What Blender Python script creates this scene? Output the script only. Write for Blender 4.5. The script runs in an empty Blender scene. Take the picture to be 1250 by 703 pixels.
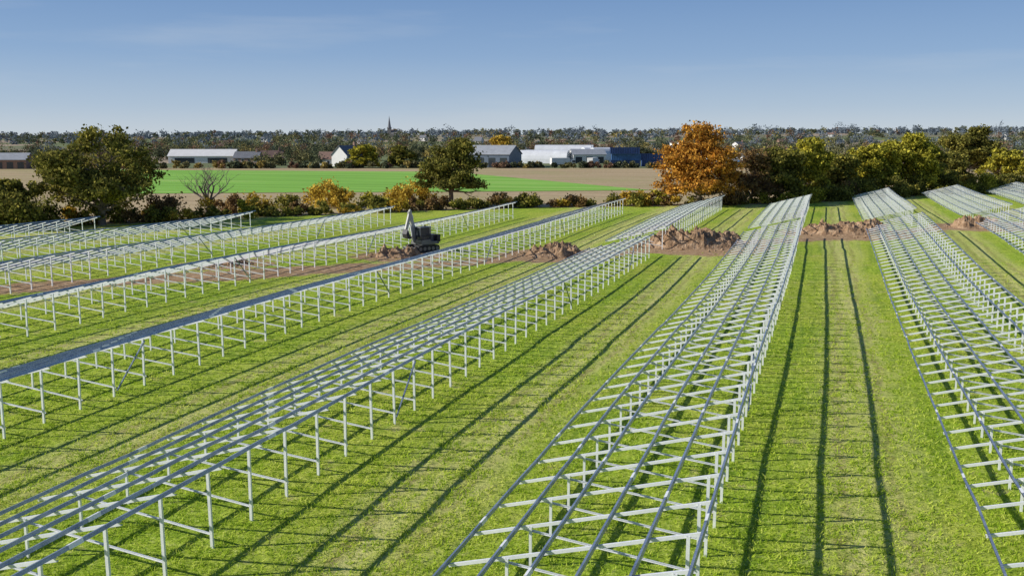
import bpy, math, random
import numpy as np
from mathutils import Vector, Matrix, noise as mnoise
R=random.Random(7); NR=np.random.default_rng(7)
scene=bpy.context.scene
scene.view_settings.view_transform='Standard'
try: scene.view_settings.look='None'
except: pass
scene.view_settings.exposure=0
YAW=math.radians(17.68)
FW=(-math.sin(YAW),math.cos(YAW)); RT=(math.cos(YAW),math.sin(YAW))
def site(d,l): # survey frame -> world
    return (FW[0]*d+RT[0]*l, FW[1]*d+RT[1]*l)
def sstep(a,b,x):
    t=np.clip((x-a)/(b-a),0,1); return t*t*(3-2*t)
def terrain(x,y):
    x=np.asarray(x,float); y=np.asarray(y,float)
    d=FW[0]*x+FW[1]*y; l=RT[0]*x+RT[1]*y
    r=np.sqrt(x*x+y*y)
    near=0.22*np.sin(x/19+0.6)*np.cos(y/27+.4)+0.18*np.sin(y/17+x/41)
    near=near*(1-sstep(180,240,r))*sstep(15,45,r)
    az=l/np.maximum(np.abs(d),1.0)
    az=np.clip(az,-0.7,0.7)
    m=0.62+0.5*sstep(-0.5,0.1,az)+0.2*sstep(0.2,0.5,az)
    far=m*(19*sstep(500,2700,r)+ 1.6*np.sin(x/210+1)*np.sin(y/260)*sstep(480,800,r)+8*sstep(2600,8000,r))
    return near+far
def tz(x,y): return float(terrain(x,y))

# ---------------- materials ----------------
def newmat(name):
    m=bpy.data.materials.new(name); m.use_nodes=True
    nt=m.node_tree; b=nt.nodes['Principled BSDF']; return m,nt,b
def N(nt,t,**k):
    n=nt.nodes.new(t)
    for a,v in k.items(): setattr(n,a,v)
    return n
def noise_n(nt,scale,detail=4,vec=None,rough=.55,dist=0):
    n=N(nt,'ShaderNodeTexNoise'); n.inputs['Scale'].default_value=scale; n.inputs['Detail'].default_value=detail
    n.inputs['Roughness'].default_value=rough; n.inputs['Distortion'].default_value=dist
    if vec is not None: nt.links.new(vec,n.inputs['Vector'])
    return n
def ramp(nt,fac,stops,interp='LINEAR'):
    r=N(nt,'ShaderNodeValToRGB'); r.color_ramp.interpolation=interp
    e=r.color_ramp.elements
    while len(e)<len(stops): e.new(0.5)
    for i,(p,c) in enumerate(stops):
        e[i].position=p; e[i].color=(c[0],c[1],c[2],1) if isinstance(c,(tuple,list)) else (c,c,c,1)
    nt.links.new(fac,r.inputs['Fac']); return r
def mix(nt,fac,a,b,mode='MIX'):
    m=N(nt,'ShaderNodeMix',data_type='RGBA',blend_type=mode)
    for s,v in ((m.inputs[0],fac),(m.inputs[6],a),(m.inputs[7],b)):
        if isinstance(v,bpy.types.NodeSocket): nt.links.new(v,s)
        elif isinstance(v,(tuple,list)): s.default_value=(v[0],v[1],v[2],1)
        else: s.default_value=v
    return m.outputs[2]
def math_n(nt,op,a,b=None,c=None):
    m=N(nt,'ShaderNodeMath',operation=op)
    for i,v in enumerate((a,b,c)):
        if v is None: continue
        if isinstance(v,bpy.types.NodeSocket): nt.links.new(v,m.inputs[i])
        else: m.inputs[i].default_value=v
    return m.outputs[0]
def bump(nt,b,h,strength=.5,dist=.1):
    n=N(nt,'ShaderNodeBump'); n.inputs['Strength'].default_value=strength; n.inputs['Distance'].default_value=dist
    nt.links.new(h,n.inputs['Height']); nt.links.new(n.outputs[0],b.inputs['Normal'])
def simple(name,col,rough=.7,metal=0,var=.15,scale=3,bmp=0):
    m,nt,b=newmat(name)
    tc=N(nt,'ShaderNodeNewGeometry')
    n=noise_n(nt,scale,4,tc.outputs['Position'])
    lo=tuple(c*(1-var) for c in col); hi=tuple(min(1,c*(1+var)) for c in col)
    r=ramp(nt,n.outputs['Fac'],[(.3,lo),(.7,hi)])
    nt.links.new(r.outputs[0],b.inputs['Base Color'])
    b.inputs['Roughness'].default_value=rough; b.inputs['Metallic'].default_value=metal
    if bmp: bump(nt,b,n.outputs['Fac'],bmp,.1)
    return m
MOUNDS=[(-13.5,111,13,7.5,2.6,.3),(-26.5,98,8,5,1.6,.6),(2.6,129,12.5,6,1.8,.2),(19.5,143,9,6,1.6,.5),(-41.5,92,5.5,4,1.1,.7),(33,157,8,5,1.5,.5),(-54,80,5,3,.7,.7)]
def mat_grass():
    m,nt,b=newmat('meadow_grass')
    g=N(nt,'ShaderNodeNewGeometry'); pos=g.outputs['Position']
    n1=noise_n(nt,.09,3,pos); n2=noise_n(nt,1.1,5,pos,.72); n3=noise_n(nt,5.5,5,pos,.85)
    mp=N(nt,'ShaderNodeMapping'); nt.links.new(pos,mp.inputs['Vector']); mp.inputs['Scale'].default_value=(1.5,.06,1)
    n4=noise_n(nt,1.0,4,mp.outputs[0],.6)
    c=ramp(nt,n2.outputs['Fac'],[(.32,(.22,.36,.02)),(.5,(.39,.55,.04)),(.66,(.56,.68,.08))]).outputs[0]
    c=mix(nt,ramp(nt,n1.outputs['Fac'],[(.42,0),(.62,.6)]).outputs[0],c,(.58,.60,.09))
    c=mix(nt,ramp(nt,n4.outputs['Fac'],[(.5,0),(.64,.6)]).outputs[0],c,(.19,.33,.025))
    sx=N(nt,'ShaderNodeSeparateXYZ'); nt.links.new(pos,sx.inputs[0])
    w=noise_n(nt,.08,2,pos)
    xx=math_n(nt,'ADD',sx.outputs[0],math_n(nt,'MULTIPLY_ADD',w.outputs['Fac'],2.4,-1.2))
    ph=math_n(nt,'MULTIPLY',math_n(nt,'SUBTRACT',xx,1.9),2*math.pi/14)
    cs=math_n(nt,'COSINE',ph)
    wear=ramp(nt,cs,[(.45,0),(.95,1)]).outputs[0]
    wn=math_n(nt,'MULTIPLY',wear,ramp(nt,n4.outputs['Fac'],[(.35,.25),(.6,.95)]).outputs[0])
    c=mix(nt,wn,c,(.74,.72,.24))
    rut=math_n(nt,'ABSOLUTE',math_n(nt,'SUBTRACT',cs,math.cos(.95*2*math.pi/14)))
    rm=math_n(nt,'MULTIPLY',ramp(nt,rut,[(.02,1),(.06,0)]).outputs[0],ramp(nt,n2.outputs['Fac'],[(.42,.1),(.6,.75)]).outputs[0])
    c=mix(nt,rm,c,(.34,.28,.11))
    nb=noise_n(nt,.4,5,pos,.75)
    bp=ramp(nt,nb.outputs['Fac'],[(.59,0),(.68,.8)]).outputs[0]
    c=mix(nt,bp,c,(.64,.55,.24))
    n6=noise_n(nt,2.3,4,pos,.7)
    c=mix(nt,ramp(nt,n6.outputs['Fac'],[(.33,.55),(.45,0)]).outputs[0],c,(.13,.24,.015))
    c=mix(nt,ramp(nt,n3.outputs['Fac'],[(.36,.85),(.47,0)]).outputs[0],c,(.06,.12,.008))
    c=mix(nt,ramp(nt,n3.outputs['Fac'],[(.52,0),(.63,.65)]).outputs[0],c,(.78,.82,.24))
    a=math_n(nt,'MULTIPLY',sx.outputs[0],.72); b2=math_n(nt,'MULTIPLY',sx.outputs[1],-.694)
    s=math_n(nt,'ADD',math_n(nt,'ADD',a,b2),86.2)
    n=noise_n(nt,.12,4,pos)
    s=math_n(nt,'ABSOLUTE',math_n(nt,'ADD',s,math_n(nt,'MULTIPLY_ADD',n.outputs['Fac'],6.0,-3.0)))
    # strip is broader towards the west end of the trench
    s=math_n(nt,'SUBTRACT',s,ramp(nt,math_n(nt,'MULTIPLY_ADD',sx.outputs[0],-.02,-.5),[(0,0),(.6,1)]).outputs[0])
    for (mx,my,mw,ml,mh,mr) in MOUNDS:
        vd=N(nt,'ShaderNodeVectorMath',operation='DISTANCE'); nt.links.new(pos,vd.inputs[0]); vd.inputs[1].default_value=(mx,my,0)
        s=math_n(nt,'MINIMUM',s,math_n(nt,'SUBTRACT',vd.outputs['Value'],mw*.48))
    n5=noise_n(nt,.5,5,pos,.75)
    s=math_n(nt,'ADD',s,math_n(nt,'MULTIPLY_ADD',n5.outputs['Fac'],6.0,-3.0))
    dm=ramp(nt,math_n(nt,'MULTIPLY',s,.2),[(.36,1),(.54,0)])
    dn=noise_n(nt,2.2,5,pos,.75)
    dc=ramp(nt,dn.outputs['Fac'],[(.3,(.25,.14,.07)),(.5,(.46,.30,.165)),(.7,(.70,.52,.33))]).outputs[0]
    c=mix(nt,dm.outputs[0],c,dc)
    nt.links.new(c,b.inputs['Base Color']); b.inputs['Roughness'].default_value=.9
    b.inputs['Specular IOR Level'].default_value=.1
    h=math_n(nt,'ADD',n3.outputs['Fac'],n2.outputs['Fac'])
    bump(nt,b,h,.8,.12)
    return m
def mat_stubble():
    m,nt,b=newmat('stubble')
    g=N(nt,'ShaderNodeNewGeometry'); pos=g.outputs['Position']
    n1=noise_n(nt,.02,4,pos); n2=noise_n(nt,.6,5,pos,.7)
    mp=N(nt,'ShaderNodeMapping'); nt.links.new(pos,mp.inputs['Vector']); mp.inputs['Rotation'].default_value=(0,0,math.radians(25)); mp.inputs['Scale'].default_value=(.012,.25,1)
    n4=noise_n(nt,1.0,4,mp.outputs[0])
    c=ramp(nt,n4.outputs['Fac'],[(.3,(.40,.30,.17)),(.5,(.54,.41,.24)),(.7,(.62,.49,.30))]).outputs[0]
    c=mix(nt,ramp(nt,n2.outputs['Fac'],[(.4,0),(.7,.4)]).outputs[0],c,(.30,.23,.12))
    c=mix(nt,ramp(nt,n1.outputs['Fac'],[(.45,0),(.65,.45)]).outputs[0],c,(.38,.38,.15))
    nt.links.new(c,b.inputs['Base Color']); b.inputs['Roughness'].default_value=.95
    b.inputs['Specular IOR Level'].default_value=.1
    bump(nt,b,n2.outputs['Fac'],.6,.2)
    return m
def mat_crop():
    m,nt,b=newmat('young_crop')
    g=N(nt,'ShaderNodeNewGeometry'); pos=g.outputs['Position']
    mp=N(nt,'ShaderNodeMapping'); nt.links.new(pos,mp.inputs['Vector']); mp.inputs['Rotation'].default_value=(0,0,math.radians(-20)); mp.inputs['Scale'].default_value=(.012,.12,1)
    n4=noise_n(nt,1.0,5,mp.outputs[0]); n2=noise_n(nt,.5,5,pos,.7)
    c=ramp(nt,n4.outputs['Fac'],[(.3,(.19,.42,.06)),(.55,(.28,.58,.09)),(.72,(.44,.60,.17))]).outputs[0]
    c=mix(nt,ramp(nt,n2.outputs['Fac'],[(.4,0),(.75,.35)]).outputs[0],c,(.28,.37,.10))
    nt.links.new(c,b.inputs['Base Color']); b.inputs['Roughness'].default_value=.9
    b.inputs['Specular IOR Level'].default_value=.1
    return m
def mat_patch():
    m,nt,b=newmat('farmland')
    g=N(nt,'ShaderNodeNewGeometry'); pos=g.outputs['Position']
    v=N(nt,'ShaderNodeTexVoronoi'); v.inputs['Scale'].default_value=.0045
    mp=N(nt,'ShaderNodeMapping'); nt.links.new(pos,mp.inputs['Vector']); mp.inputs['Scale'].default_value=(1,.8,0); mp.inputs['Rotation'].default_value=(0,0,.4)
    nt.links.new(mp.outputs[0],v.inputs['Vector'])
    sc=N(nt,'ShaderNodeSeparateColor'); nt.links.new(v.outputs['Color'],sc.inputs[0])
    c=ramp(nt,sc.outputs[0],[(0,(.44,.34,.24)),(.35,(.19,.23,.10)),(.6,(.47,.37,.26)),(.8,(.22,.22,.13))],'CONSTANT').outputs[0]
    n2=noise_n(nt,.06,5,pos,.7)
    c=mix(nt,ramp(nt,n2.outputs['Fac'],[(.4,0),(.7,.5)]).outputs[0],c,(.20,.20,.12))
    nt.links.new(c,b.inputs['Base Color']); b.inputs['Roughness'].default_value=.95
    b.inputs['Specular IOR Level'].default_value=.1
    return m
def mat_leaf(name,cols,transl=.3,scale=.45):
    m,nt,b=newmat(name)
    g=N(nt,'ShaderNodeNewGeometry')
    n=noise_n(nt,scale,2,g.outputs['Position'])
    r=g.outputs['Random Per Island']
    f=math_n(nt,'ADD',math_n(nt,'MULTIPLY',n.outputs['Fac'],.75),math_n(nt,'MULTIPLY_ADD',r,.5,-.12))
    k=len(cols)
    c=ramp(nt,f,[(.28+.5*i/(k-1),cols[i]) for i in range(k)]).outputs[0]
    nt.nodes.remove(b)
    d=N(nt,'ShaderNodeBsdfDiffuse'); t=N(nt,'ShaderNodeBsdfTranslucent'); mx=N(nt,'ShaderNodeMixShader')
    nt.links.new(c,d.inputs[0]); nt.links.new(c,t.inputs[0]); mx.inputs[0].default_value=transl
    nt.links.new(d.outputs[0],mx.inputs[1]); nt.links.new(t.outputs[0],mx.inputs[2])
    nt.links.new(mx.outputs[0],nt.nodes['Material Output'].inputs[0])
    return m
M_grass=mat_grass(); M_stub=mat_stubble(); M_crop=mat_crop(); M_patch=mat_patch()
M_bark=simple('bark',(.20,.155,.12),.9,0,.35,2.5,.6)
M_dead=simple('dead_wood',(.20,.165,.14),.9,0,.3,3)
def sc(cols,k): return [tuple(v*k for v in c) for c in cols]
L_dark=mat_leaf('leaf_dark_green',sc([(.05,.05,.014),(.13,.13,.03),(.28,.24,.055)],1.6))
L_olive=mat_leaf('leaf_olive',sc([(.055,.06,.018),(.16,.155,.032),(.34,.29,.06)],1.6))
L_yel=mat_leaf('leaf_yellow_green',sc([(.08,.085,.015),(.27,.25,.035),(.50,.43,.06)],1.6),.3,.6)
L_orange=mat_leaf('leaf_orange',sc([(.12,.07,.018),(.38,.18,.03),(.60,.33,.06)],1.55),.3,.6)
L_gold=mat_leaf('leaf_gold',sc([(.15,.10,.018),(.40,.28,.04),(.60,.44,.08)],1.55),.3,.6)
L_rust=mat_leaf('leaf_rust',sc([(.08,.05,.028),(.19,.12,.05),(.31,.21,.08)],1.5))
F1=mat_leaf('far_foliage_green',sc([(.05,.06,.04),(.09,.105,.06),(.15,.165,.085)],1.4),.2,.08)
F2=mat_leaf('far_foliage_olive',sc([(.08,.085,.045),(.15,.145,.07),(.25,.23,.10)],1.4),.2,.08)
F3=mat_leaf('far_foliage_rust',sc([(.11,.07,.05),(.19,.12,.08),(.28,.185,.11)],1.3),.2,.08)
F4=mat_leaf('far_foliage_hazed',sc([(.10,.125,.15),(.14,.17,.195),(.19,.22,.235)],1.45),.2,.08)  # distance haze painted into the leaf colour of the skyline woods
F5=mat_leaf('far_foliage_gold',sc([(.17,.14,.05),(.28,.22,.07),(.38,.30,.10)],1.4),.2,.08)

def mat_steel(name,lo,hi,rough,metal):
    m,nt,b=newmat(name)
    g=N(nt,'ShaderNodeNewGeometry')
    n=noise_n(nt,1.7,4,g.outputs['Position'],.6); n2=noise_n(nt,14,2,g.outputs['Position'])
    f=math_n(nt,'ADD',math_n(nt,'MULTIPLY',n.outputs['Fac'],.7),math_n(nt,'MULTIPLY',n2.outputs['Fac'],.3))
    nt.links.new(ramp(nt,f,[(.35,lo),(.65,hi)]).outputs[0],b.inputs['Base Color'])
    nt.links.new(ramp(nt,n2.outputs['Fac'],[(.3,rough-.08),(.7,rough+.12)]).outputs[0],b.inputs['Roughness'])
    b.inputs['Metallic'].default_value=metal
    return m
M_steel=mat_steel('galvanised_steel',(.82,.84,.87),(.94,.95,.96),.32,.12)
M_purlin=mat_steel('blue_grey_steel',(.17,.22,.32),(.36,.43,.54),.28,.5)

# ---------------- mesh helpers ----------------
def mesh_obj(name,V,F,mats,midx=None,smooth=False):
    me=bpy.data.meshes.new(name)
    me.from_pydata([tuple(v) for v in V],[],F)
    for m in mats: me.materials.append(m)
    if midx is not None: me.polygons.foreach_set('material_index',np.asarray(midx,dtype=np.int32))
    if smooth: me.polygons.foreach_set('use_smooth',np.ones(len(me.polygons),bool))
    me.update()
    o=bpy.data.objects.new(name,me); scene.collection.objects.link(o); return o
def quads_obj(name,V,mats,midx=None,k=4):
    n=V.shape[0]; me=bpy.data.meshes.new(name)
    me.vertices.add(n*k); me.vertices.foreach_set('co',V.reshape(-1).astype(np.float32))
    me.loops.add(n*k); me.loops.foreach_set('vertex_index',np.arange(n*k,dtype=np.int32))
    me.polygons.add(n); me.polygons.foreach_set('loop_start',np.arange(0,n*k,k,dtype=np.int32))
    for m in mats: me.materials.append(m)
    if midx is not None: me.polygons.foreach_set('material_index',midx.astype(np.int32))
    me.update(calc_edges=True); me.validate()
    o=bpy.data.objects.new(name,me); scene.collection.objects.link(o); return o
def empty(name,loc,rz=0):
    e=bpy.data.objects.new(name,None); e.location=loc; e.rotation_euler=(0,0,rz); e.empty_display_size=.5
    scene.collection.objects.link(e); return e
def leafquads(C,size,flat=.0):
    n=len(C)
    u=NR.normal(size=(n,3)); u/=np.linalg.norm(u,axis=1)[:,None]
    w=NR.normal(size=(n,3)); v=np.cross(u,w); v/=np.linalg.norm(v,axis=1)[:,None]
    s=(size*NR.uniform(.55,1.35,n))[:,None]
    u=u*s; v=v*s*.75
    return np.stack([C-u,C-v*.9,C+u,C+v*.9],1)

# ---------------- ground ----------------
def axis(a,b,step,far_lo,far_hi):
    mid=list(np.arange(a,b+.01,step)); hi=[];lo=[]
    s=step;x=b
    while x<far_hi: s*=1.16; x+=s; hi.append(x)
    s=step;x=a
    while x>far_lo: s*=1.16; x-=s; lo.append(x)
    return np.array(lo[::-1]+mid+hi)
hedge_pts=[(-260,-20),(-150,66),(-106,106),(-80,134),(-55,160),(-30,178),(-8,190),(20,224),(60,262),(120,305),(260,380)]
def in_site(x,y):
    xs=[p[0] for p in hedge_pts]; ys=[p[1] for p in hedge_pts]
    return y<np.interp(x,xs,ys)
gx=axis(-260,260,2.5,-9500,9500); gy=axis(-60,320,2.5,-600,9500)
GX,GY=np.meshgrid(gx,gy); GZ=terrain(GX,GY)
V=np.stack([GX,GY,GZ],-1).reshape(-1,3)
nx,ny=len(gx),len(gy)
ii,jj=np.meshgrid(np.arange(nx-1),np.arange(ny-1)); a=(jj*nx+ii).reshape(-1)
F=np.stack([a,a+1,a+1+nx,a+nx],1)
cx=V[F].mean(1)
dd=FW[0]*cx[:,0]+FW[1]*cx[:,1]
mi=np.where(in_site(cx[:,0],cx[:,1])|(cx[:,1]<-60),0,np.where(dd<400,1,2))
me=bpy.data.meshes.new('ground')
me.vertices.add(len(V)); me.vertices.foreach_set('co',V.reshape(-1).astype(np.float32))
me.loops.add(F.size); me.loops.foreach_set('vertex_index',F.reshape(-1).astype(np.int32))
me.polygons.add(len(F)); me.polygons.foreach_set('loop_start',np.arange(0,F.size,4,dtype=np.int32))
for m in (M_grass,M_stub,M_patch): me.materials.append(m)
me.polygons.foreach_set('material_index',mi.astype(np.int32)); me.polygons.foreach_set('use_smooth',np.ones(len(F),bool))
me.update(calc_edges=True)
go=bpy.data.objects.new('ground',me); scene.collection.objects.link(go)

def draped(name,poly,mat,off=.06,n=40):
    p=[np.array(site(*q)) for q in poly]
    V=[];F=[]
    for j in range(n+1):
        for i in range(n+1):
            u=i/n;v=j/n
            q=(p[0]*(1-u)+p[1]*u)*(1-v)+(p[3]*(1-u)+p[2]*u)*v
            V.append((q[0],q[1],tz(q[0],q[1])+off))
    for j in range(n):
        for i in range(n):
            a=j*(n+1)+i; F.append((a,a+1,a+n+2,a+n+1))
    return mesh_obj(name,V,F,[mat],smooth=True)
draped('crop_field',[(212,-95),(228,32),(352,-22),(375,-150)],M_crop,.08)

# ---------------- solar mounting frames ----------------
def cbeam(V,F,MI,p,q,w,h,up,mi):
    p=Vector(p);q=Vector(q);d=(q-p).normalized();up=Vector(up)
    s=d.cross(up)
    if s.length<1e-4: s=Vector((1,0,0))
    s.normalize(); u=s.cross(d).normalized()
    prof=[(-w/2,-h/2),(w/2,-h/2),(w/2,h/2),(-w/2,h/2)]
    prof=[(-w/2,-h/2+h*.2)]+prof+[(-w/2,h/2-h*.2)]
    b=len(V)
    for e in (p,q):
        for (x,y) in prof: V.append(e+s*x+u*y)
    k=len(prof)
    for i in range(k-1):
        F.append((b+i,b+i+1,b+k+i+1,b+k+i)); MI.append(mi)
PITCH=14.0; WID=6.85; ZF=.78; ZR=2.55; SP=2.17
def row(xr,y0,y1,seed):
    r=random.Random(seed)
    V=[];F=[];MI=[]
    n=max(2,int(round((y1-y0)/SP)))
    fr=[]
    dz=0; dxr=0
    for i in range(n+1):
        y=y0+(y1-y0)*i/n
        if i%12==0: dz=r.uniform(-.06,.06); dxr=r.uniform(-.06,.06)
        xb=xr+dxr; xf=xb-WID
        gf=tz(xf,y); gr=tz(xb,y)
        g=.5*(gf+gr)
        j=r.uniform(-.015,.015)
        A=Vector((xf,y,g+ZF+dz+j)); B=Vector((xb,y,g+ZR+dz+j))
        d=(B-A).normalized(); up=Vector((-d.z,0,d.x))
        A2=A-up*.108; B2=B-up*.108
        e1=r.uniform(-.03,.06); 
        cbeam(V,F,MI,A2+d*(.03+e1),B2-d*.02,.065,.09,up,0)
        def at(t): return A2.lerp(B2,t)
        fp=at(.25); rp=at(.93)
        lean=r.uniform(-.03,.03)
        gfp=tz(fp.x,y); grp=tz(rp.x,y)
        yo=.05
        cbeam(V,F,MI,(fp.x,y-yo+lean,gfp-.2),(fp.x,y-yo,fp.z),.065,.08,(-1,0,0),0)
        cbeam(V,F,MI,(rp.x+lean,y-yo+lean,grp-.2),(rp.x,y-yo,rp.z),.07,.09,(-1,0,0),0)
        cbeam(V,F,MI,(rp.x,y+yo,grp+.42+r.uniform(-.05,.05)),(fp.x-.25,y+yo,at(.22).z-.06),.045,.06,(0,0,1),0)
        fr.append((A,B,up,rp,grp,fp))
        if i%12==5 and i>0:
            y2=y-SP*(1 if (i//12)%2 else -1)*.97
            if y0<=y2<=y1:
                cbeam(V,F,MI,(rp.x+.07,y,rp.z-.1),(rp.x+.07,y2,grp+.25),.06,.06,(1,0,0),1)
    NP=6
    for k in range(NP):
        t=.012+.976*k/(NP-1)
        for i in range(n):
            A,B,up=fr[i][:3]; C,D,up2=fr[i+1][:3]
            p=A.lerp(B,t); q=C.lerp(D,t)
            if i==0: p=p+(p-q)*r.uniform(.1,.35)
            if i==n-1: q=q+(q-p)*r.uniform(.1,.4)
            if (i+k)%4==0:
                m=p.lerp(q,.2); cbeam(V,F,MI,m,p.lerp(q,.42),.078,.118,up,0)
            cbeam(V,F,MI,p,q,.068,.108,up,1)
    return mesh_obj('solar_mounting_frame',V,F,[M_steel,M_purlin],MI)
X0=-2.4
segs=[(0,8,120),(0,126,180),(1,2,99),(1,107,170),(2,2,155),(3,5,141),(4,20,128),(5,35,114),(6,45,101),(7,55,88),(8,60,76),
      (-1,8,133),(-1,142,206),(-2,40,148),(-2,157,222),(-3,70,162),(-3,172,240),(-4,100,178),(-4,188,255)]
for s,(k,y0,y1) in enumerate(segs): row(X0-PITCH*k,y0,y1,s)

# ---------------- grass tufts ----------------
def tufts():
    n=110000
    d=18+NR.uniform(0,1,n)**1.3*87; keep=NR.uniform(0,1,n)<np.clip((105-d)/60,0,1); d=d[keep]
    l=NR.uniform(-.6,.6,len(d))*d
    x=FW[0]*d+RT[0]*l; y=FW[1]*d+RT[1]*l
    cl=np.sin(x*1.7+2*np.sin(y*.9))*np.sin(y*1.3+x*.4)
    k2=NR.uniform(-1.6,1,len(d))<cl
    k2&=np.abs(.72*x-.694*y+86.2)>3.5
    x=x[k2];y=y[k2];d=d[k2]
    z=terrain(x,y); n=len(x)
    V=[]
    for b in range(4):
        a=NR.uniform(0,6.283,n); h=NR.uniform(.04,.13,n); w=.012+.0004*d
        ox=x+NR.normal(0,.08,n); oy=y+NR.normal(0,.08,n)
        lx=NR.normal(0,.10,n); ly=NR.normal(0,.10,n)
        c=np.cos(a)*w; s2=np.sin(a)*w
        V.append(np.stack([np.stack([ox-c,oy-s2,z-.005],1),np.stack([ox+c,oy+s2,z-.005],1),np.stack([ox+lx,oy+ly,z+h],1)],1))
    V=np.concatenate(V)
    m=mat_leaf('grass_blade',[(.28,.44,.03),(.52,.66,.06),(.76,.80,.18)],.4,.8)
    quads_obj('grass',V,[m],None,3)
tufts()

# ---------------- trees ----------------
def tube(V,F,pts,rads,ns=7):
    b=len(V)
    for i,(p,r) in enumerate(zip(pts,rads)):
        if i==0: d=pts[1]-p
        elif i==len(pts)-1: d=p-pts[i-1]
        else: d=pts[i+1]-pts[i-1]
        d=d.normalized(); s=d.orthogonal().normalized(); t=d.cross(s)
        for k in range(ns):
            a=2*math.pi*k/ns; V.append(p+(s*math.cos(a)+t*math.sin(a))*r)
    for i in range(len(pts)-1):
        for k in range(ns):
            F.append((b+i*ns+k,b+i*ns+(k+1)%ns,b+(i+1)*ns+(k+1)%ns,b+(i+1)*ns+k))
def branch(V,F,tips,r,p,d,L,rad,depth,spread=.75,up=.12):
    n=4; pts=[p];rads=[rad]; q=p.copy(); dd=d.copy()
    for i in range(n):
        dd=(dd+Vector((r.gauss(0,.16),r.gauss(0,.16),r.gauss(up*.6,.1)))).normalized()
        q=q+dd*(L/n); pts.append(q.copy()); rads.append(rad*(1-.5*(i+1)/n))
    tube(V,F,pts,rads,7 if depth>1 else 4)
    if depth<=1: tips.append(q.copy()); tips.append(pts[2].copy())
    if depth==0: return
    k=r.choice([3,3,4]) if depth>1 else 3
    for j in range(k):
        a=r.uniform(0,6.28); s=Vector((math.cos(a),math.sin(a),r.uniform(-.35,.6)))
        nd=(dd*(1-spread*.6)+s*spread).normalized()
        st=pts[r.choice([2,3,4])]
        branch(V,F,tips,r,st,nd,L*r.uniform(.6,.82),rads[-1]*.8,depth-1,spread,up)
def tree(name,x,y,h,w,leaf,seed,trunk=.22,dens=1.0,leafsize=.26,base=.18,gap=.12,nl=68):
    r=random.Random(seed); g=tz(x,y); nr=np.random.default_rng(seed)
    e=empty(name,(x,y,g))
    V=[];F=[];tips=[]
    th=h*trunk; tr=h*.028+.08
    pts=[Vector((0,0,-.3)),Vector((r.gauss(0,.1),r.gauss(0,.1),th*.5)),Vector((r.gauss(0,.25),r.gauss(0,.25),th))]
    tube(V,F,pts,[tr*1.3,tr,tr*.85],9)
    nb=r.choice([7,8])
    for i in range(nb):
        a=2*math.pi*i/nb*1.62+r.uniform(-.3,.3); up=-.05+1.2*i/nb
        d=Vector((math.cos(a),math.sin(a),up)).normalized()
        branch(V,F,tips,r,pts[2]-Vector((0,0,r.uniform(0,th*.3))),d,h*.27,tr*.5,3,.75,.05)
    branch(V,F,tips,r,pts[2],Vector((0,0,1)),h*.33,tr*.7,3)
    branch(V,F,tips,r,pts[2]+Vector((0,0,h*.2)),Vector((.3,.2,1)).normalized(),h*.28,tr*.4,3)
    T=np.array([tuple(t) for t in tips])
    hi=np.percentile(T[:,2],99.6); lo=T[:,2].min(); rad=np.percentile(np.hypot(T[:,0],T[:,1]),92)
    def warp(P):
        P=P.copy(); k=sstep(th*.6,th*1.2,P[:,2])
        P[:,2]=np.where(P[:,2]>th, th+(P[:,2]-th)*(h*.95-th)/(hi-th), P[:,2])
        P[:,2]=np.minimum(P[:,2],h*.95+(P[:,2]-h*.95)*.15)
        f=(w/2)/rad*.95; P[:,0]*=1+(f-1)*k; P[:,1]*=1+(f-1)*k
        return P
    VB=warp(np.array([tuple(v) for v in V])); T=warp(T)
    bo=mesh_obj('trunk_and_limbs',VB,F,[M_bark],smooth=True); bo.parent=e
    keep=nr.uniform(0,1,len(T))>gap; T=T[keep]
    if len(T)>290: T=T[nr.permutation(len(T))[:290]]
    zc=h*(1+base+.12)/2; hz=h*(1-base-.05)/2
    E=[]
    nb2=int(11*dens)+3
    for j in range(nb2):
        u=nr.normal(size=3); u/=np.linalg.norm(u); u[2]=u[2]*.95+.05
        c=np.array([u[0]*w/2*.66,u[1]*w/2*.66,zc+u[2]*hz*.68]); s=nr.uniform(.24,.36)
        m=int(13*nr.uniform(.8,1.3)); v=nr.normal(size=(m,3)); v/=np.linalg.norm(v,axis=1)[:,None]
        E.append(c+v*np.array([w/2*s,w/2*s,hz*s*.8])*nr.uniform(.6,1.05,(m,1)))
    E=np.concatenate(E); E=E[E[:,2]<h*.98]
    T=np.concatenate([T,E])
    C=[]
    for t in T:
        n=int(nl*nr.uniform(.4,1.3)); s=h*.040*nr.uniform(.6,1.4)
        C.append(t+nr.normal(size=(n,3))*np.array([s,s,s*.6]))
    C=np.concatenate(C); C=C[C[:,2]>h*base*.8]
    lo2=quads_obj('foliage',leafquads(C,leafsize),[leaf]); lo2.parent=e
    return e
def P(d,l): return site(d,l)
x,y=P(139,-58); tree('oak_tree',x,y,14.0,17.5,L_dark,11,.2,1.0,.24,base=.14,gap=.35,nl=66)
x,y=P(176,-11); tree('oak_tree',x,y,11.8,12,L_dark,23,.26,.3,.24,gap=.4,base=.34,nl=64)
x,y=P(179,34); tree('autumn_oak_tree',x,y,15.0,15,L_orange,31,.16,.8,.25,base=.12,gap=.25,nl=70)
x,y=P(186,45); tree('hawthorn_tree',x,y,10,10,L_rust,41,.15,.4,.24,gap=.4,nl=32)
x,y=P(188,51); tree('ash_tree',x,y,10.5,9,L_dark,42,.15,.8,.26,base=.1)
x,y=P(196,58); tree('field_maple_tree',x,y,12.2,10.5,L_yel,43,.15,.8,.28,base=.1,gap=.25)
x,y=P(205,67); tree('ash_tree',x,y,9.0,10,L_olive,44,.15,.8,.28,base=.1)
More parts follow.
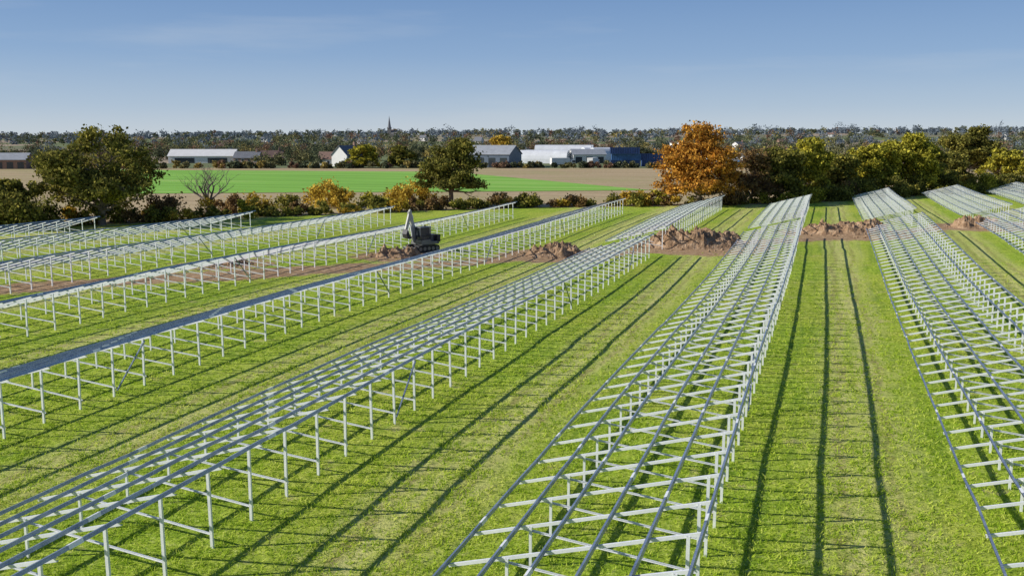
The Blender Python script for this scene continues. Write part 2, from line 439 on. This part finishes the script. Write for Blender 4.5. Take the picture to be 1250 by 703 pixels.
x,y=P(210,75); tree('field_maple_tree',x,y,11,10,L_yel,45,.15,.7,.28,base=.1,gap=.25)
x,y=P(214,85); tree('ash_tree',x,y,13.2,13,L_yel,46,.15,.8,.3,base=.1,gap=.25)
x,y=P(222,92); tree('ash_tree',x,y,10.5,11,L_olive,47,.15,.8,.3,base=.1)
x,y=P(240,106); tree('ash_tree',x,y,8.5,11,L_dark,48,.15,.8,.3,base=.1)
x,y=P(330,152); tree('oak_tree',x,y,16,18,L_dark,49,.15,1,.4,base=.1)
x,y=P(300,150); tree('field_maple_tree',x,y,9,13,L_yel,50,.1,.8,.4,base=.1)
x,y=P(136,-70); tree('hawthorn_tree',x,y,6.5,9,L_olive,51,.1,1,.26,base=.05)
x,y=P(420,-5); tree('field_maple_tree',x,y,13,14,L_gold,52,.1,.6,.4,base=.1)
x,y=P(400,-60); tree('field_maple_tree',x,y,9,13,L_yel,53,.1,.6,.4,base=.1)
x,y=P(405,-45); tree('ash_tree',x,y,9,12,L_olive,54,.1,.6,.4,base=.1)
def dead_tree(x,y,h,seed):
    r=random.Random(seed); V=[];F=[];t=[]
    e=empty('dead_tree',(x,y,tz(x,y)))
    pts=[Vector((0,0,-.3)),Vector((.1,0,h*.15)),Vector((.3,.1,h*.3))]
    tube(V,F,pts,[.42,.36,.30],8)
    for i in range(6):
        a=i*1.05+r.uniform(-.3,.3); d=Vector((math.cos(a),math.sin(a),r.uniform(.5,1.2))).normalized()
        branch(V,F,t,r,pts[2],d,h*.36,.2,3,.6,.15)
    o=mesh_obj('bare_branches',V,F,[M_dead],smooth=True); o.parent=e
x,y=P(150,-46.5); dead_tree(x,y,8.2,5)

# ---------------- hedges ----------------
def bushes(name,pts,leafs,size=.22,nper=125):
    Q=[];MI=[]
    for (x,y,w,h,mi) in pts:
        g=tz(x,y); k=max(5,int(w*h*.9))
        for j in range(k):
            a=R.uniform(0,6.28); rr=math.sqrt(R.random())*w/2; zz=R.uniform(.1,1)*h*(1-.45*(rr/(w/2))**2)
            n=int(nper*R.uniform(.5,1.2)); s=.32*R.uniform(.7,1.6)*max(.8,min(2,h/3))
            c=np.array([x+rr*math.cos(a),y+rr*math.sin(a),g+zz*.88])
            C=c+NR.normal(size=(n,3))*np.array([s,s,s*.8]); C=C[C[:,2]>g]
            Q.append(leafquads(C,size)); MI.append(np.full(len(C),mi))
    return quads_obj(name,np.concatenate(Q),leafs,np.concatenate(MI))
HL=[L_dark,L_olive,L_yel,L_gold,L_rust]
hp=[]
def along(pts,step,off,wr,hr,ws,jit=1.2):
    for (a,b) in zip(pts[:-1],pts[1:]):
        L=math.hypot(b[0]-a[0],b[1]-a[1]); n=int(L/step)
        for i in range(n):
            t=(i+R.random())/n; x=a[0]+(b[0]-a[0])*t; y=a[1]+(b[1]-a[1])*t
            nx_,ny_=-(b[1]-a[1])/L,(b[0]-a[0])/L; o=off+R.gauss(0,jit)
            hp.append((x+nx_*o,y+ny_*o,R.uniform(*wr),R.uniform(*hr),R.choices(range(5),ws)[0]))
along([(-160,62),(-150,66),(-106,106)],2.2,3,(3,6),(3,6),(6,3,.4,.2,1))
along([(-106,106),(-80,134),(-55,160),(-30,178),(-8,190)],2.2,1.5,(2.5,4.5),(1.5,3.2),(2.5,5,1.6,2,1.4))
along([(-8,190),(20,224),(60,262),(120,305)],2.4,1,(3,5),(2.5,5),(4,4,1,.3,1))
for (d,l,w,h,m) in [(170,-32,7,4.8,3),(168,-29,4,3.6,3),(177,-18,8.5,4.5,3),(172,-24,5,3,2),(158,-45,6,3.4,4),(155,-41,6,3.5,3),(160,-37,5,3,1),(133,-66,9,5.5,0),(132,-72,8,6,0),(146,-52,6,4.2,4),(175,3,6,2.2,1),(178,12,5,2,4),(180,22,7,3,3),(182,27,6,3.2,4),(180,40,5,4,4)]:
    x,y=P(d,l); hp.append((x,y,w,h,m))
bushes('hedgerow',hp,HL)

# ---------------- distant trees ----------------
def distant():
    Q=[];MI=[]
    mats=[F1,F2,F3,F4,F5]
    T=[]
    def belt(d0,l0,d1,l1,n,h,ws,jd=6):
        for i in range(n):
            t=R.random(); d=d0+(d1-d0)*t+R.gauss(0,jd); l=l0+(l1-l0)*t+R.gauss(0,jd*.3)
            T.append((d,l,h*R.uniform(.6,1.25),R.choices(range(5),ws)[0]))
    belt(392,-210,398,-20,120,3.0,(4,4,2,0,.7),2)
    belt(398,-20,405,240,150,2.6,(4,4,2,0,.7),2)
    belt(430,-230,440,-170,30,6,(4,4,2,0,.7),6)
    belt(440,-110,440,-30,35,7,(3,4,2,0,2),8)
    belt(560,-330,530,-60,110,7,(4,3,2,0,.6),8)
    belt(540,-60,560,300,180,9,(4,3,2,0,1))
    belt(450,105,430,260,90,8,(3,4,2,0,1.5),12)
    belt(360,120,420,230,55,7,(3,4,1.5,.0,1.5),14)
    belt(520,-120,530,-80,25,11,(4,3,1,0,.6),8)
    belt(640,-340,700,400,250,10,(4,3,2,1,.5),18)
    for (d,n,h) in [(820,210,10),(1000,210,11),(1250,230,12),(1550,250,13),(1900,270,14),(2300,300,15),(2650,320,14)]:
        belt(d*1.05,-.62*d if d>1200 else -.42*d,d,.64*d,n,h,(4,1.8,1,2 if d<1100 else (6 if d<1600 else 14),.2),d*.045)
    belt(700,-300,760,-140,60,9,(4,3,2,1,.6),18)
    for i in range(26):
        d=R.uniform(1500,2500); T.append((d,R.uniform(-.45,.55)*d,R.uniform(19,27),3))
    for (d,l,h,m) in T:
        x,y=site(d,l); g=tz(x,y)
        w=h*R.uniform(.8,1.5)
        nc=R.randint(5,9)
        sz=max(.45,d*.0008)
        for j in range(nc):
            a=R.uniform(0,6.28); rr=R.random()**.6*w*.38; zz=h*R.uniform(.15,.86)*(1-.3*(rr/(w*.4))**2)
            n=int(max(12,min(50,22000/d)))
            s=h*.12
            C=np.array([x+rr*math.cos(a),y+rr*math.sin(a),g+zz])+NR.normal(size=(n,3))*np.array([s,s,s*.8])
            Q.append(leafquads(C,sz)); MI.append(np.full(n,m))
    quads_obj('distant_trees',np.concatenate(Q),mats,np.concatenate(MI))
distant()

# ---------------- buildings ----------------
def box_mesh(V,F,MI,c,s,mi):
    b=len(V); x,y,z=c; a,bb,cc=s[0]/2,s[1]/2,s[2]/2
    for dz in (-cc,cc):
        for (dx,dy) in ((-a,-bb),(a,-bb),(a,bb),(-a,bb)): V.append(Vector((x+dx,y+dy,z+dz)))
    for f in ((0,3,2,1),(4,5,6,7),(0,1,5,4),(1,2,6,5),(2,3,7,6),(3,0,4,7)): F.append(tuple(b+i for i in f)); MI.append(mi)
M_white=simple('white_render',(.78,.77,.74),.7,0,.06,.5)
M_whiteroof=simple('white_sheet_roof',(.72,.74,.76),.5,0,.10,.3)
M_brick=simple('red_brick',(.30,.19,.14),.85,0,.2,1.5)
M_tile=simple('clay_roof_tile',(.24,.15,.115),.85,0,.25,1.5)
M_slate=simple('slate_roof',(.16,.17,.19),.7,0,.2,1.2)
M_glass=simple('window_glass',(.04,.05,.06),.15,0,.1,1)
M_shed=simple('blue_grey_cladding',(.13,.17,.22),.5,.1,.12,.6)
M_shedroof=simple('fibre_cement_roof',(.36,.38,.40),.7,0,.12,.6)
M_blue=simple('blue_container_paint',(.03,.07,.19),.45,.1,.2,.6)
M_blue2=simple('light_blue_container_paint',(.06,.16,.36),.45,.1,.2,.6)
M_rubber=simple('dark_rubber',(.03,.03,.03),.8,0,.2,3)
M_stone=simple('flint_stone',(.24,.23,.21),.9,0,.15,.4)
def gable(name,x,y,rz,L,W,eh,rh,wall,roof,nwin=4,storeys=1,chim=True,big=False):
    e=empty(name,(x,y,tz(x,y)),rz)
    V=[];F=[];MI=[]
    a,b=L/2,W/2
    V+= [Vector(p) for p in [(-a,-b,-1.5),(a,-b,-1.5),(a,b,-1.5),(-a,b,-1.5),(-a,-b,eh),(a,-b,eh),(a,b,eh),(-a,b,eh),(-a,0,rh-.05),(a,0,rh-.05)]]
    F+=[(0,1,5,4),(2,3,7,6),(1,2,6,9,5),(3,0,4,8,7)]
    o=mesh_obj('walls',V,F,[wall]); o.parent=e
    V=[];F=[]; ov=.4
    sl=(rh-eh)/b
    for s in (-1,1):
        k=len(V)
        for (px,py,pz) in [(-a-ov,s*(b+ov),eh-ov*sl),(a+ov,s*(b+ov),eh-ov*sl),(a+ov,0,rh),(-a-ov,0,rh)]:
            V.append(Vector((px,py,pz+.02))); 
        for (px,py,pz) in [(-a-ov,s*(b+ov),eh-ov*sl),(a+ov,s*(b+ov),eh-ov*sl),(a+ov,0,rh),(-a-ov,0,rh)]:
            V.append(Vector((px,py,pz+.22)))
        F+=[tuple(k+i for i in f) for f in ((0,1,2,3),(4,5,6,7),(0,1,5,4),(1,2,6,5),(3,0,4,7))]
    o=mesh_obj('roof',V,F,[roof]); o.parent=e
    V=[];F=[];MI=[]
    for st in range(storeys):
        for i in range(nwin):
            px=-a+L*(i+.5)/nwin; pz=1.5+2.6*st if not big else eh*.4
            for s in (-1,1):
                if big: box_mesh(V,F,MI,(px,s*b,eh*.38),(L/nwin*.6,.12,eh*.72),1)
                elif st==0 and i==nwin//2: box_mesh(V,F,MI,(px,s*b,1.0),(1,.12,2.1),1)
                else:
                    box_mesh(V,F,MI,(px,s*b,pz),(1.5,.08,1.4),0); box_mesh(V,F,MI,(px,s*b,pz),(1.25,.12,1.15),1)
    o=mesh_obj('windows_and_door',V,F,[M_white,M_glass],MI); o.parent=e
    if chim:
        V=[];F=[];MI=[]
        box_mesh(V,F,MI,(a*.7,0,rh+.4),(.9,.9,2.2),0); box_mesh(V,F,MI,(a*.7,.2,rh+1.65),(.3,.3,.3),0)
        o=mesh_obj('chimney',V,F,[M_brick],MI); o.parent=e
    return e
x,y=P(480,-149); gable('white_barn',x,y,YAW+.05,31,12,3.4,6.4,M_white,M_white,2,1,False,True)
x,y=P(470,-125); gable('farm_cottage',x,y,YAW-.1,12,7,2.8,5.4,M_brick,M_slate,4)
x,y=P(480,-116); gable('farm_cottage',x,y,YAW+.3,10,7,2.8,5.8,M_brick,M_tile,3)
x,y=P(430,-71); gable('white_house',x,y,YAW+1.1,13,8,4.8,8.6,M_white,M_slate,4,2)
x,y=P(436,-80); gable('white_house',x,y,YAW-.1,9,6,3,5.8,M_white,M_tile,3,1)
x,y=P(412,-8); gable('farm_shed',x,y,YAW-.35,20,15,5.4,8.8,M_shed,M_shedroof,4,1,False,True)
x,y=P(390,-198); gable('old_barn',x,y,YAW+.1,16,9,3.6,6,M_brick,M_shedroof,4,1,False,True)
x,y=P(400,187); gable('farm_cottage',x,y,YAW,11,7,3,6,M_brick,M_shedroof,3)
def polytunnel(x,y,rz,L,W,H,n):
    e=empty('polytunnel',(x,y,tz(x,y)),rz)
    V=[];F=[];k=12
    for t in range(n):
        b=len(V); ox=(t-(n-1)/2)*W*1.02
        for j,yy in enumerate((-L/2,L/2)):
            for i in range(k+1):
                a=math.pi*i/k; V.append(Vector((ox-math.cos(a)*W/2,yy,math.sin(a)**.8*H if 0<i<k else -.5)))
        F+= [(b+i,b+i+1,b+k+2+i,b+k+1+i) for i in range(k)]
        F.append(tuple(b+i for i in range(k+1))); F.append(tuple(b+k+1+i for i in range(k,-1,-1)))
    o=mesh_obj('skin',V,F,[M_whiteroof]); o.parent=e
    V=[];F=[];MI=[]
    for t in range(n):
        ox=(t-(n-1)/2)*W*1.02; box_mesh(V,F,MI,(ox,-L/2-.03,1.2),(2.4,.1,2.4),0)
    o=mesh_obj('doors',V,F,[M_shedroof],MI); o.parent=e
x,y=P(480,17); polytunnel(x,y,YAW+1.25,24,8.5,6.2,2)
x,y=P(520,49); polytunnel(x,y,YAW-1.1,22,9,7.0,2)
x,y=P(530,28); polytunnel(x,y,YAW+1.4,30,9,8.2,2)
x,y=P(475,36); gable('farm_shed',x,y,YAW+.2,16,9,4.2,6.6,M_white,M_shedroof,3,1,False,True)
def container(x,y,rz,L=12.2,mat=None,z0=0):
    e=empty('shipping_container',(x,y,tz(x,y)+z0),rz)
    V=[];F=[];MI=[]
    n=int(L/.5)
    for i in range(n):
        px=-L/2+(i+.5)*L/n; dd=.0 if i%2 else .07
        box_mesh(V,F,MI,(px,0,1.32),(L/n*.998,2.44-dd*2,2.4),0)
    for sy in (-1,1):
        for sz in (.08,2.58): box_mesh(V,F,MI,(0,sy*1.2,sz),(L+.02,.12,.16),0)
        for sx in (-1,1): box_mesh(V,F,MI,(sx*L/2,sy*1.2,1.32),(.16,.14,2.7),0)
    o=mesh_obj('body',V,F,[mat or M_blue],MI); o.parent=e
for i,(d,l,z,rz,m) in enumerate([(420,48,0,0,M_blue),(420,48.3,2.7,0,M_blue2),(424,61.5,0,.05,M_blue),(424,61,2.7,.05,M_blue),(418,47.5,5.4,0,M_blue),(430,76,0,.3,M_blue),(415,101,0,.1,M_blue2),(416,114,0,-.1,M_blue),(415,102,2.7,.1,M_white)]):
    x,y=P(d,l); container(x,y,YAW+rz,12.2,m,z)
def lorry(x,y,rz,col):
    e=empty('parked_lorry',(x,y,tz(x,y)),rz); V=[];F=[];MI=[]
    box_mesh(V,F,MI,(0,0,2.4),(8,2.5,2.7),0); box_mesh(V,F,MI,(5.4,0,1.75),(2.0,2.4,2.3),0)
    box_mesh(V,F,MI,(5.75,0,2.3),(1.4,2.45,.8),1); box_mesh(V,F,MI,(1,0,.85),(10,1,.3),2)
    o=mesh_obj('body',V,F,[col,M_glass,M_rubber],MI); o.parent=e
    V=[];F=[]
    for wx in (-3,-1.8,5.2):
        for sy in (-1,1): tube(V,F,[Vector((wx,sy*1.2,.5)),Vector((wx,sy*.9,.5))],[.5,.5],14); b=len(V); F.append(tuple(range(b-28,b-14))); F.append(tuple(range(b-14,b)))
    o=mesh_obj('wheels',V,F,[M_rubber]); o.parent=e
for (d,l,rz) in [(414,20,.3),(418,34,1.2),(418,86,.2),(420,92,.0)]:
    x,y=P(d,l); lorry(x,y,YAW+rz,M_white)
x,y=P(1900,-234); g=tz(x,y); e=empty('church',(x,y,g),YAW)
V=[];F=[];MI=[]; box_mesh(V,F,MI,(0,0,8),(7,7,18),0); box_mesh(V,F,MI,(0,0,17.2),(7.6,7.6,.6),0)
for sx in(-1,1):
    for sy in(-1,1): box_mesh(V,F,MI,(sx*3.4,sy*3.4,18.3),(.8,.8,2),0)
o=mesh_obj('tower',V,F,[M_stone],MI); o.parent=e
V=[];F=[]; tube(V,F,[Vector((0,0,17.4)),Vector((0,0,41))],[3.4,.05],8); o=mesh_obj('spire',V,F,[M_slate]); o.parent=e
V=[];F=[];MI=[]; a=mesh_obj('nave',[(3.5,-5,-1),(25,-5,-1),(25,5,-1),(3.5,5,-1),(3.5,-5,7),(25,-5,7),(25,5,7),(3.5,5,7),(3.5,0,13),(25,0,13)],[(0,1,5,4),(2,3,7,6),(1,2,6,9,5),(3,0,4,8,7),(4,5,9,8),(6,7,8,9)],[M_stone]); a.parent=e
for i in range(24):
    d=R.choice([720,860,1050,1300,1600])*R.uniform(.94,1.06); l=R.uniform(-.38,.55)*d
    x,y=P(d,l)
    gable('village_house',x,y,YAW+R.uniform(-.6,.6),R.uniform(8,12),R.uniform(6,8),R.uniform(4,5.5),R.uniform(7,9),R.choice([M_brick,M_white,M_white]),R.choice([M_tile,M_slate,M_slate]),4,2)

# ---------------- soil mounds ----------------
def mat_soil():
    m,nt,b=newmat('excavated_soil')
    g=N(nt,'ShaderNodeNewGeometry'); n=noise_n(nt,1.6,5,g.outputs['Position'],.75); n2=noise_n(nt,7,4,g.outputs['Position'],.7)
    c=ramp(nt,n.outputs['Fac'],[(.3,(.15,.085,.045)),(.5,(.38,.24,.135)),(.7,(.66,.48,.31))]).outputs[0]
    nt.links.new(c,b.inputs['Base Color']); b.inputs['Roughness'].default_value=.95
    bump(nt,b,n2.outputs['Fac'],1,.15); return m
M_soil=mat_soil()
def mound(x,y,w,l,h,rz,seed):
    V=[];F=[];n=80; r=random.Random(seed)
    g=tz(x,y)
    lum=[(-.62+1.24*i/8+r.uniform(-.08,.08),r.uniform(-.42,.42),r.uniform(.16,.3),r.uniform(.55,1)) for i in range(9)]+[(r.uniform(-.25,.25),r.uniform(-.15,.15),.42,.75)]
    for j in range(n+1):
        for i in range(n+1):
            u=i/n*2-1; v=j/n*2-1
            p=Vector((u*w/2,v*l/2,0)); q=p+Vector((seed*3.1,0,0))
            uu=u+.10*mnoise.fractal(q*.6,1,2,3); vv=v+.14*mnoise.fractal(q*.6+Vector((9,2,0)),1,2,3)
            hh=0
            for (a,b,s,k) in lum:
                t=((uu-a)/s)**2+((vv-b)/(s*1.3))**2
                hh=max(hh,k/(1+t**1.6))
            fr=mnoise.fractal(q*.9,.8,2,5)
            clod=max(0,mnoise.noise(q*2.6))**1.5
            z=hh*h*(.72+.30*fr)+.5*min(1,hh*2)*clod+.10*mnoise.fractal(q*3.5,1,2,3)*min(1,hh*3)
            edge=min(1,math.hypot(u,v)); z=z*(1-sstep(.7,1.0,edge))-.12*float(sstep(.55,1.0,edge))
            V.append((p.x,p.y,float(z)))
    for j in range(n):
        for i in range(n):
            a=j*(n+1)+i; F.append((a,a+1,a+n+2,a+n+1))
    o=mesh_obj('soil_mound',V,F,[M_soil],smooth=False); o.location=(x,y,g); o.rotation_euler=(0,0,rz)
    return o
for i,(x,y,w,l,h,rz) in enumerate(MOUNDS): mound(x,y,w,l,h*1.15,rz,i+1)
def clods():
    V=[];F=[]
    for (x,y,w,l,h,rz) in MOUNDS:
        for i in range(90):
            a=R.uniform(0,6.28); rr=R.uniform(.25,.75)*w*.8; px=x+math.cos(a)*rr; py=y+math.sin(a)*rr*.7; s=R.uniform(.05,.2); b=len(V); g=tz(px,py)
            for d in ((1,0,0),(-1,0,0),(0,1,0),(0,-1,0),(0,0,.8),(0,0,-.5)):
                V.append((px+d[0]*s*R.uniform(.7,1.3),py+d[1]*s*R.uniform(.7,1.3),g+s*.3+d[2]*s))
            for f in ((0,2,4),(2,1,4),(1,3,4),(3,0,4),(2,0,5),(1,2,5),(3,1,5),(0,3,5)): F.append(tuple(b+k for k in f))
    mesh_obj('loose_soil_clods',V,F,[M_soil])
clods()

# ---------------- excavator ----------------
M_ex=simple('grey_machine_paint',(.20,.20,.20),.4,.1,.15,2)
M_boom=simple('pale_boom_paint',(.45,.45,.42),.4,.1,.15,2)
M_exd=simple('dark_machine_paint',(.04,.04,.045),.5,.2,.2,3)
M_exy=simple('yellow_machine_paint',(.60,.38,.04),.4,0,.12,2)
def part(parent,name,parts,mats):
    V=[];F=[];MI=[]
    for (c,s,mi) in parts: box_mesh(V,F,MI,c,s,mi)
    o=mesh_obj(name,V,F,mats,MI); o.parent=parent
    b=o.modifiers.new('b','BEVEL'); b.width=.04; b.segments=2
    return o
def excavator(x,y,rz):
    e=empty('excavator',(x,y,tz(x,y)+.05),rz)
    for s in (-1,1):
        V=[];F=[]; pr=[]
        for k in range(9): a=math.pi/2+math.pi*k/8; pr.append((-1.1+.36*math.cos(a),.36+.36*math.sin(a)))
        for k in range(9): a=-math.pi/2+math.pi*k/8; pr.append((1.1+.36*math.cos(a),.36+.36*math.sin(a)))
        n=len(pr)
        for yy in (s*.95-.22,s*.95+.22):
            for (a,b) in pr: V.append((a,yy,b))
        for i in range(n): F.append((i,(i+1)%n,n+(i+1)%n,n+i))
        F.append(tuple(range(n))[::-1]); F.append(tuple(range(n,2*n)))
        o=mesh_obj('track',V,F,[M_rubber]); o.parent=e
        V=[];F=[]
        for wx in (-1.1,-.55,0,.55,1.1): tube(V,F,[Vector((wx,s*.70,.36)),Vector((wx,s*1.19,.36))],[.2,.2],12); b=len(V); F.append(tuple(range(b-12,b))); F.append(tuple(range(b-24,b-12)))
        o=mesh_obj('track_rollers',V,F,[M_ex]); o.parent=e
    part(e,'undercarriage',[((0,0,.5),(1.4,1.5,.3),1),((1.75,0,.35),(.12,2.3,.45),0),((1.4,.4,.35),(.7,.12,.14),1),((1.4,-.4,.35),(.7,.12,.14),1)],[M_ex,M_exd])
    part(e,'upper_body',[((-.35,0,.92),(2.3,2.0,.32),0),((-.75,-.3,1.4),(1.5,1.4,.75),0),((-1.45,0,1.35),(.45,2.0,.8),1),((-.8,-.75,1.9),(.12,.12,.35),1),((-1.69,0,1.5),(.03,1.6,.2),2)],[M_ex,M_exd,M_exy])
    part(e,'cab',[((.25,.5,1.15),(1.35,.95,.3),0),((.25,.5,2.62),(1.45,1.02,.1),0),((-.4,.05,1.9),(.08,.08,1.5),1),((-.4,.95,1.9),(.08,.08,1.5),1),((.88,.05,1.9),(.08,.08,1.5),1),((.88,.95,1.9),(.08,.08,1.5),1),((.25,.98,1.75),(1.3,.05,.06),1),((0,.5,2.75),(.14,.14,.16),2)],[M_ex,M_exd,M_exy])
    part(e,'cab_glass',[((.25,.5,1.95),(1.22,.86,1.25),0)],[M_glass])
    part(e,'seat',[((.1,.5,1.5),(.5,.5,.3),0)],[M_exd])
    def link(V,F,p,q,w,h):
        p=Vector(p);q=Vector(q);d=(q-p).normalized();s=Vector((0,1,0));u=d.cross(s).normalized();b=len(V)
        for e_ in (p,q):
            for (a,c) in ((-w,-h),(w,-h),(w,h),(-w,h)): V.append(e_+s*a+u*c)
        for f in ((0,1,2,3),(7,6,5,4),(0,4,5,1),(1,5,6,2),(2,6,7,3),(3,7,4,0)): F.append(tuple(b+i for i in f))
    V=[];F=[]
    link(V,F,(.85,-.25,1.1),(1.05,-.25,2.8),.14,.22); link(V,F,(1.04,-.25,2.7),(1.5,-.25,4.3),.13,.18)
    o=mesh_obj('boom',V,F,[M_boom]); o.parent=e
    V=[];F=[]; link(V,F,(1.35,-.25,4.4),(1.95,-.25,2.4),.11,.15); o=mesh_obj('dipper_arm',V,F,[M_boom]); o.parent=e
    V=[];F=[]; link(V,F,(1.1,-.25,1.3),(1.4,-.25,2.9),.05,.05); link(V,F,(1.0,-.25,3.55),(1.4,-.25,4.5),.05,.05); o=mesh_obj('hydraulic_rams',V,F,[M_steel]); o.parent=e
    pr=[(2.0,2.45),(2.2,1.95),(2.05,1.55),(1.7,1.4),(1.4,1.6),(1.7,1.75),(1.85,2.1)]
    V=[(a,-.25+s*.4,b) for s in(-1,1) for (a,b) in pr]; n=len(pr)
    F=[(i,i+1,n+i+1,n+i) for i in range(n-1)]+[tuple(range(n)),tuple(range(2*n-1,n-1,-1))]
    o=mesh_obj('bucket',V,F,[M_exd]); o.parent=e
    return e
excavator(-41.0,97,math.radians(240))

# ---------------- world, sun, camera ----------------
w=bpy.data.worlds.new('World'); scene.world=w; w.use_nodes=True; nt=w.node_tree
sky=nt.nodes.new('ShaderNodeTexSky'); sky.sky_type='NISHITA'; sky.sun_disc=False
EL=math.radians(26.3); AZ=math.radians(245)
sky.sun_elevation=EL; sky.sun_rotation=AZ; sky.air_density=1.0; sky.dust_density=.2; sky.ozone_density=3.0
tc=nt.nodes.new('ShaderNodeTexCoord'); sp=nt.nodes.new('ShaderNodeSeparateXYZ'); nt.links.new(tc.outputs['Generated'],sp.inputs[0])
k=9.0
gr=ramp(nt,sp.outputs[2],[(0,(.56,.64,.73)),(.03,(.40,.52,.69)),(.08,(.245,.385,.63)),(.16,(.135,.26,.52)),(.4,(.05,.11,.28)),(1,(.03,.07,.20))])
sc10=mix(nt,1.0,gr.outputs[0],(k,k,k),'MULTIPLY')
mp=nt.nodes.new('ShaderNodeMapping'); nt.links.new(tc.outputs['Generated'],mp.inputs['Vector']); mp.inputs['Scale'].default_value=(1,1,9)
cn=noise_n(nt,2.6,6,mp.outputs[0],.55)
cf=ramp(nt,cn.outputs['Fac'],[(.54,0),(.8,.3)]).outputs[0]
sc11=mix(nt,cf,sc10,(.62*k,.66*k,.72*k))
fin=mix(nt,.15,sc11,sky.outputs[0])
bg=nt.nodes['Background']; nt.links.new(fin,bg.inputs[0]); bg.inputs[1].default_value=.11
sd=Vector((math.sin(AZ)*math.cos(EL),math.cos(AZ)*math.cos(EL),math.sin(EL)))
sl=bpy.data.lights.new('sun','SUN'); sl.energy=5; sl.angle=math.radians(.45); sl.color=(1,.95,.87)
so=bpy.data.objects.new('sun',sl); so.rotation_euler=sd.to_track_quat('Z','Y').to_euler(); so.location=(0,0,60); scene.collection.objects.link(so)
cam=bpy.data.cameras.new('camera'); cam.sensor_width=36; cam.lens=34.56; cam.clip_end=20000; cam.clip_start=.5
co=bpy.data.objects.new('camera',cam); co.location=(0,0,12); co.rotation_euler=(math.radians(90-8.67),0,YAW); scene.collection.objects.link(co)
scene.camera=co
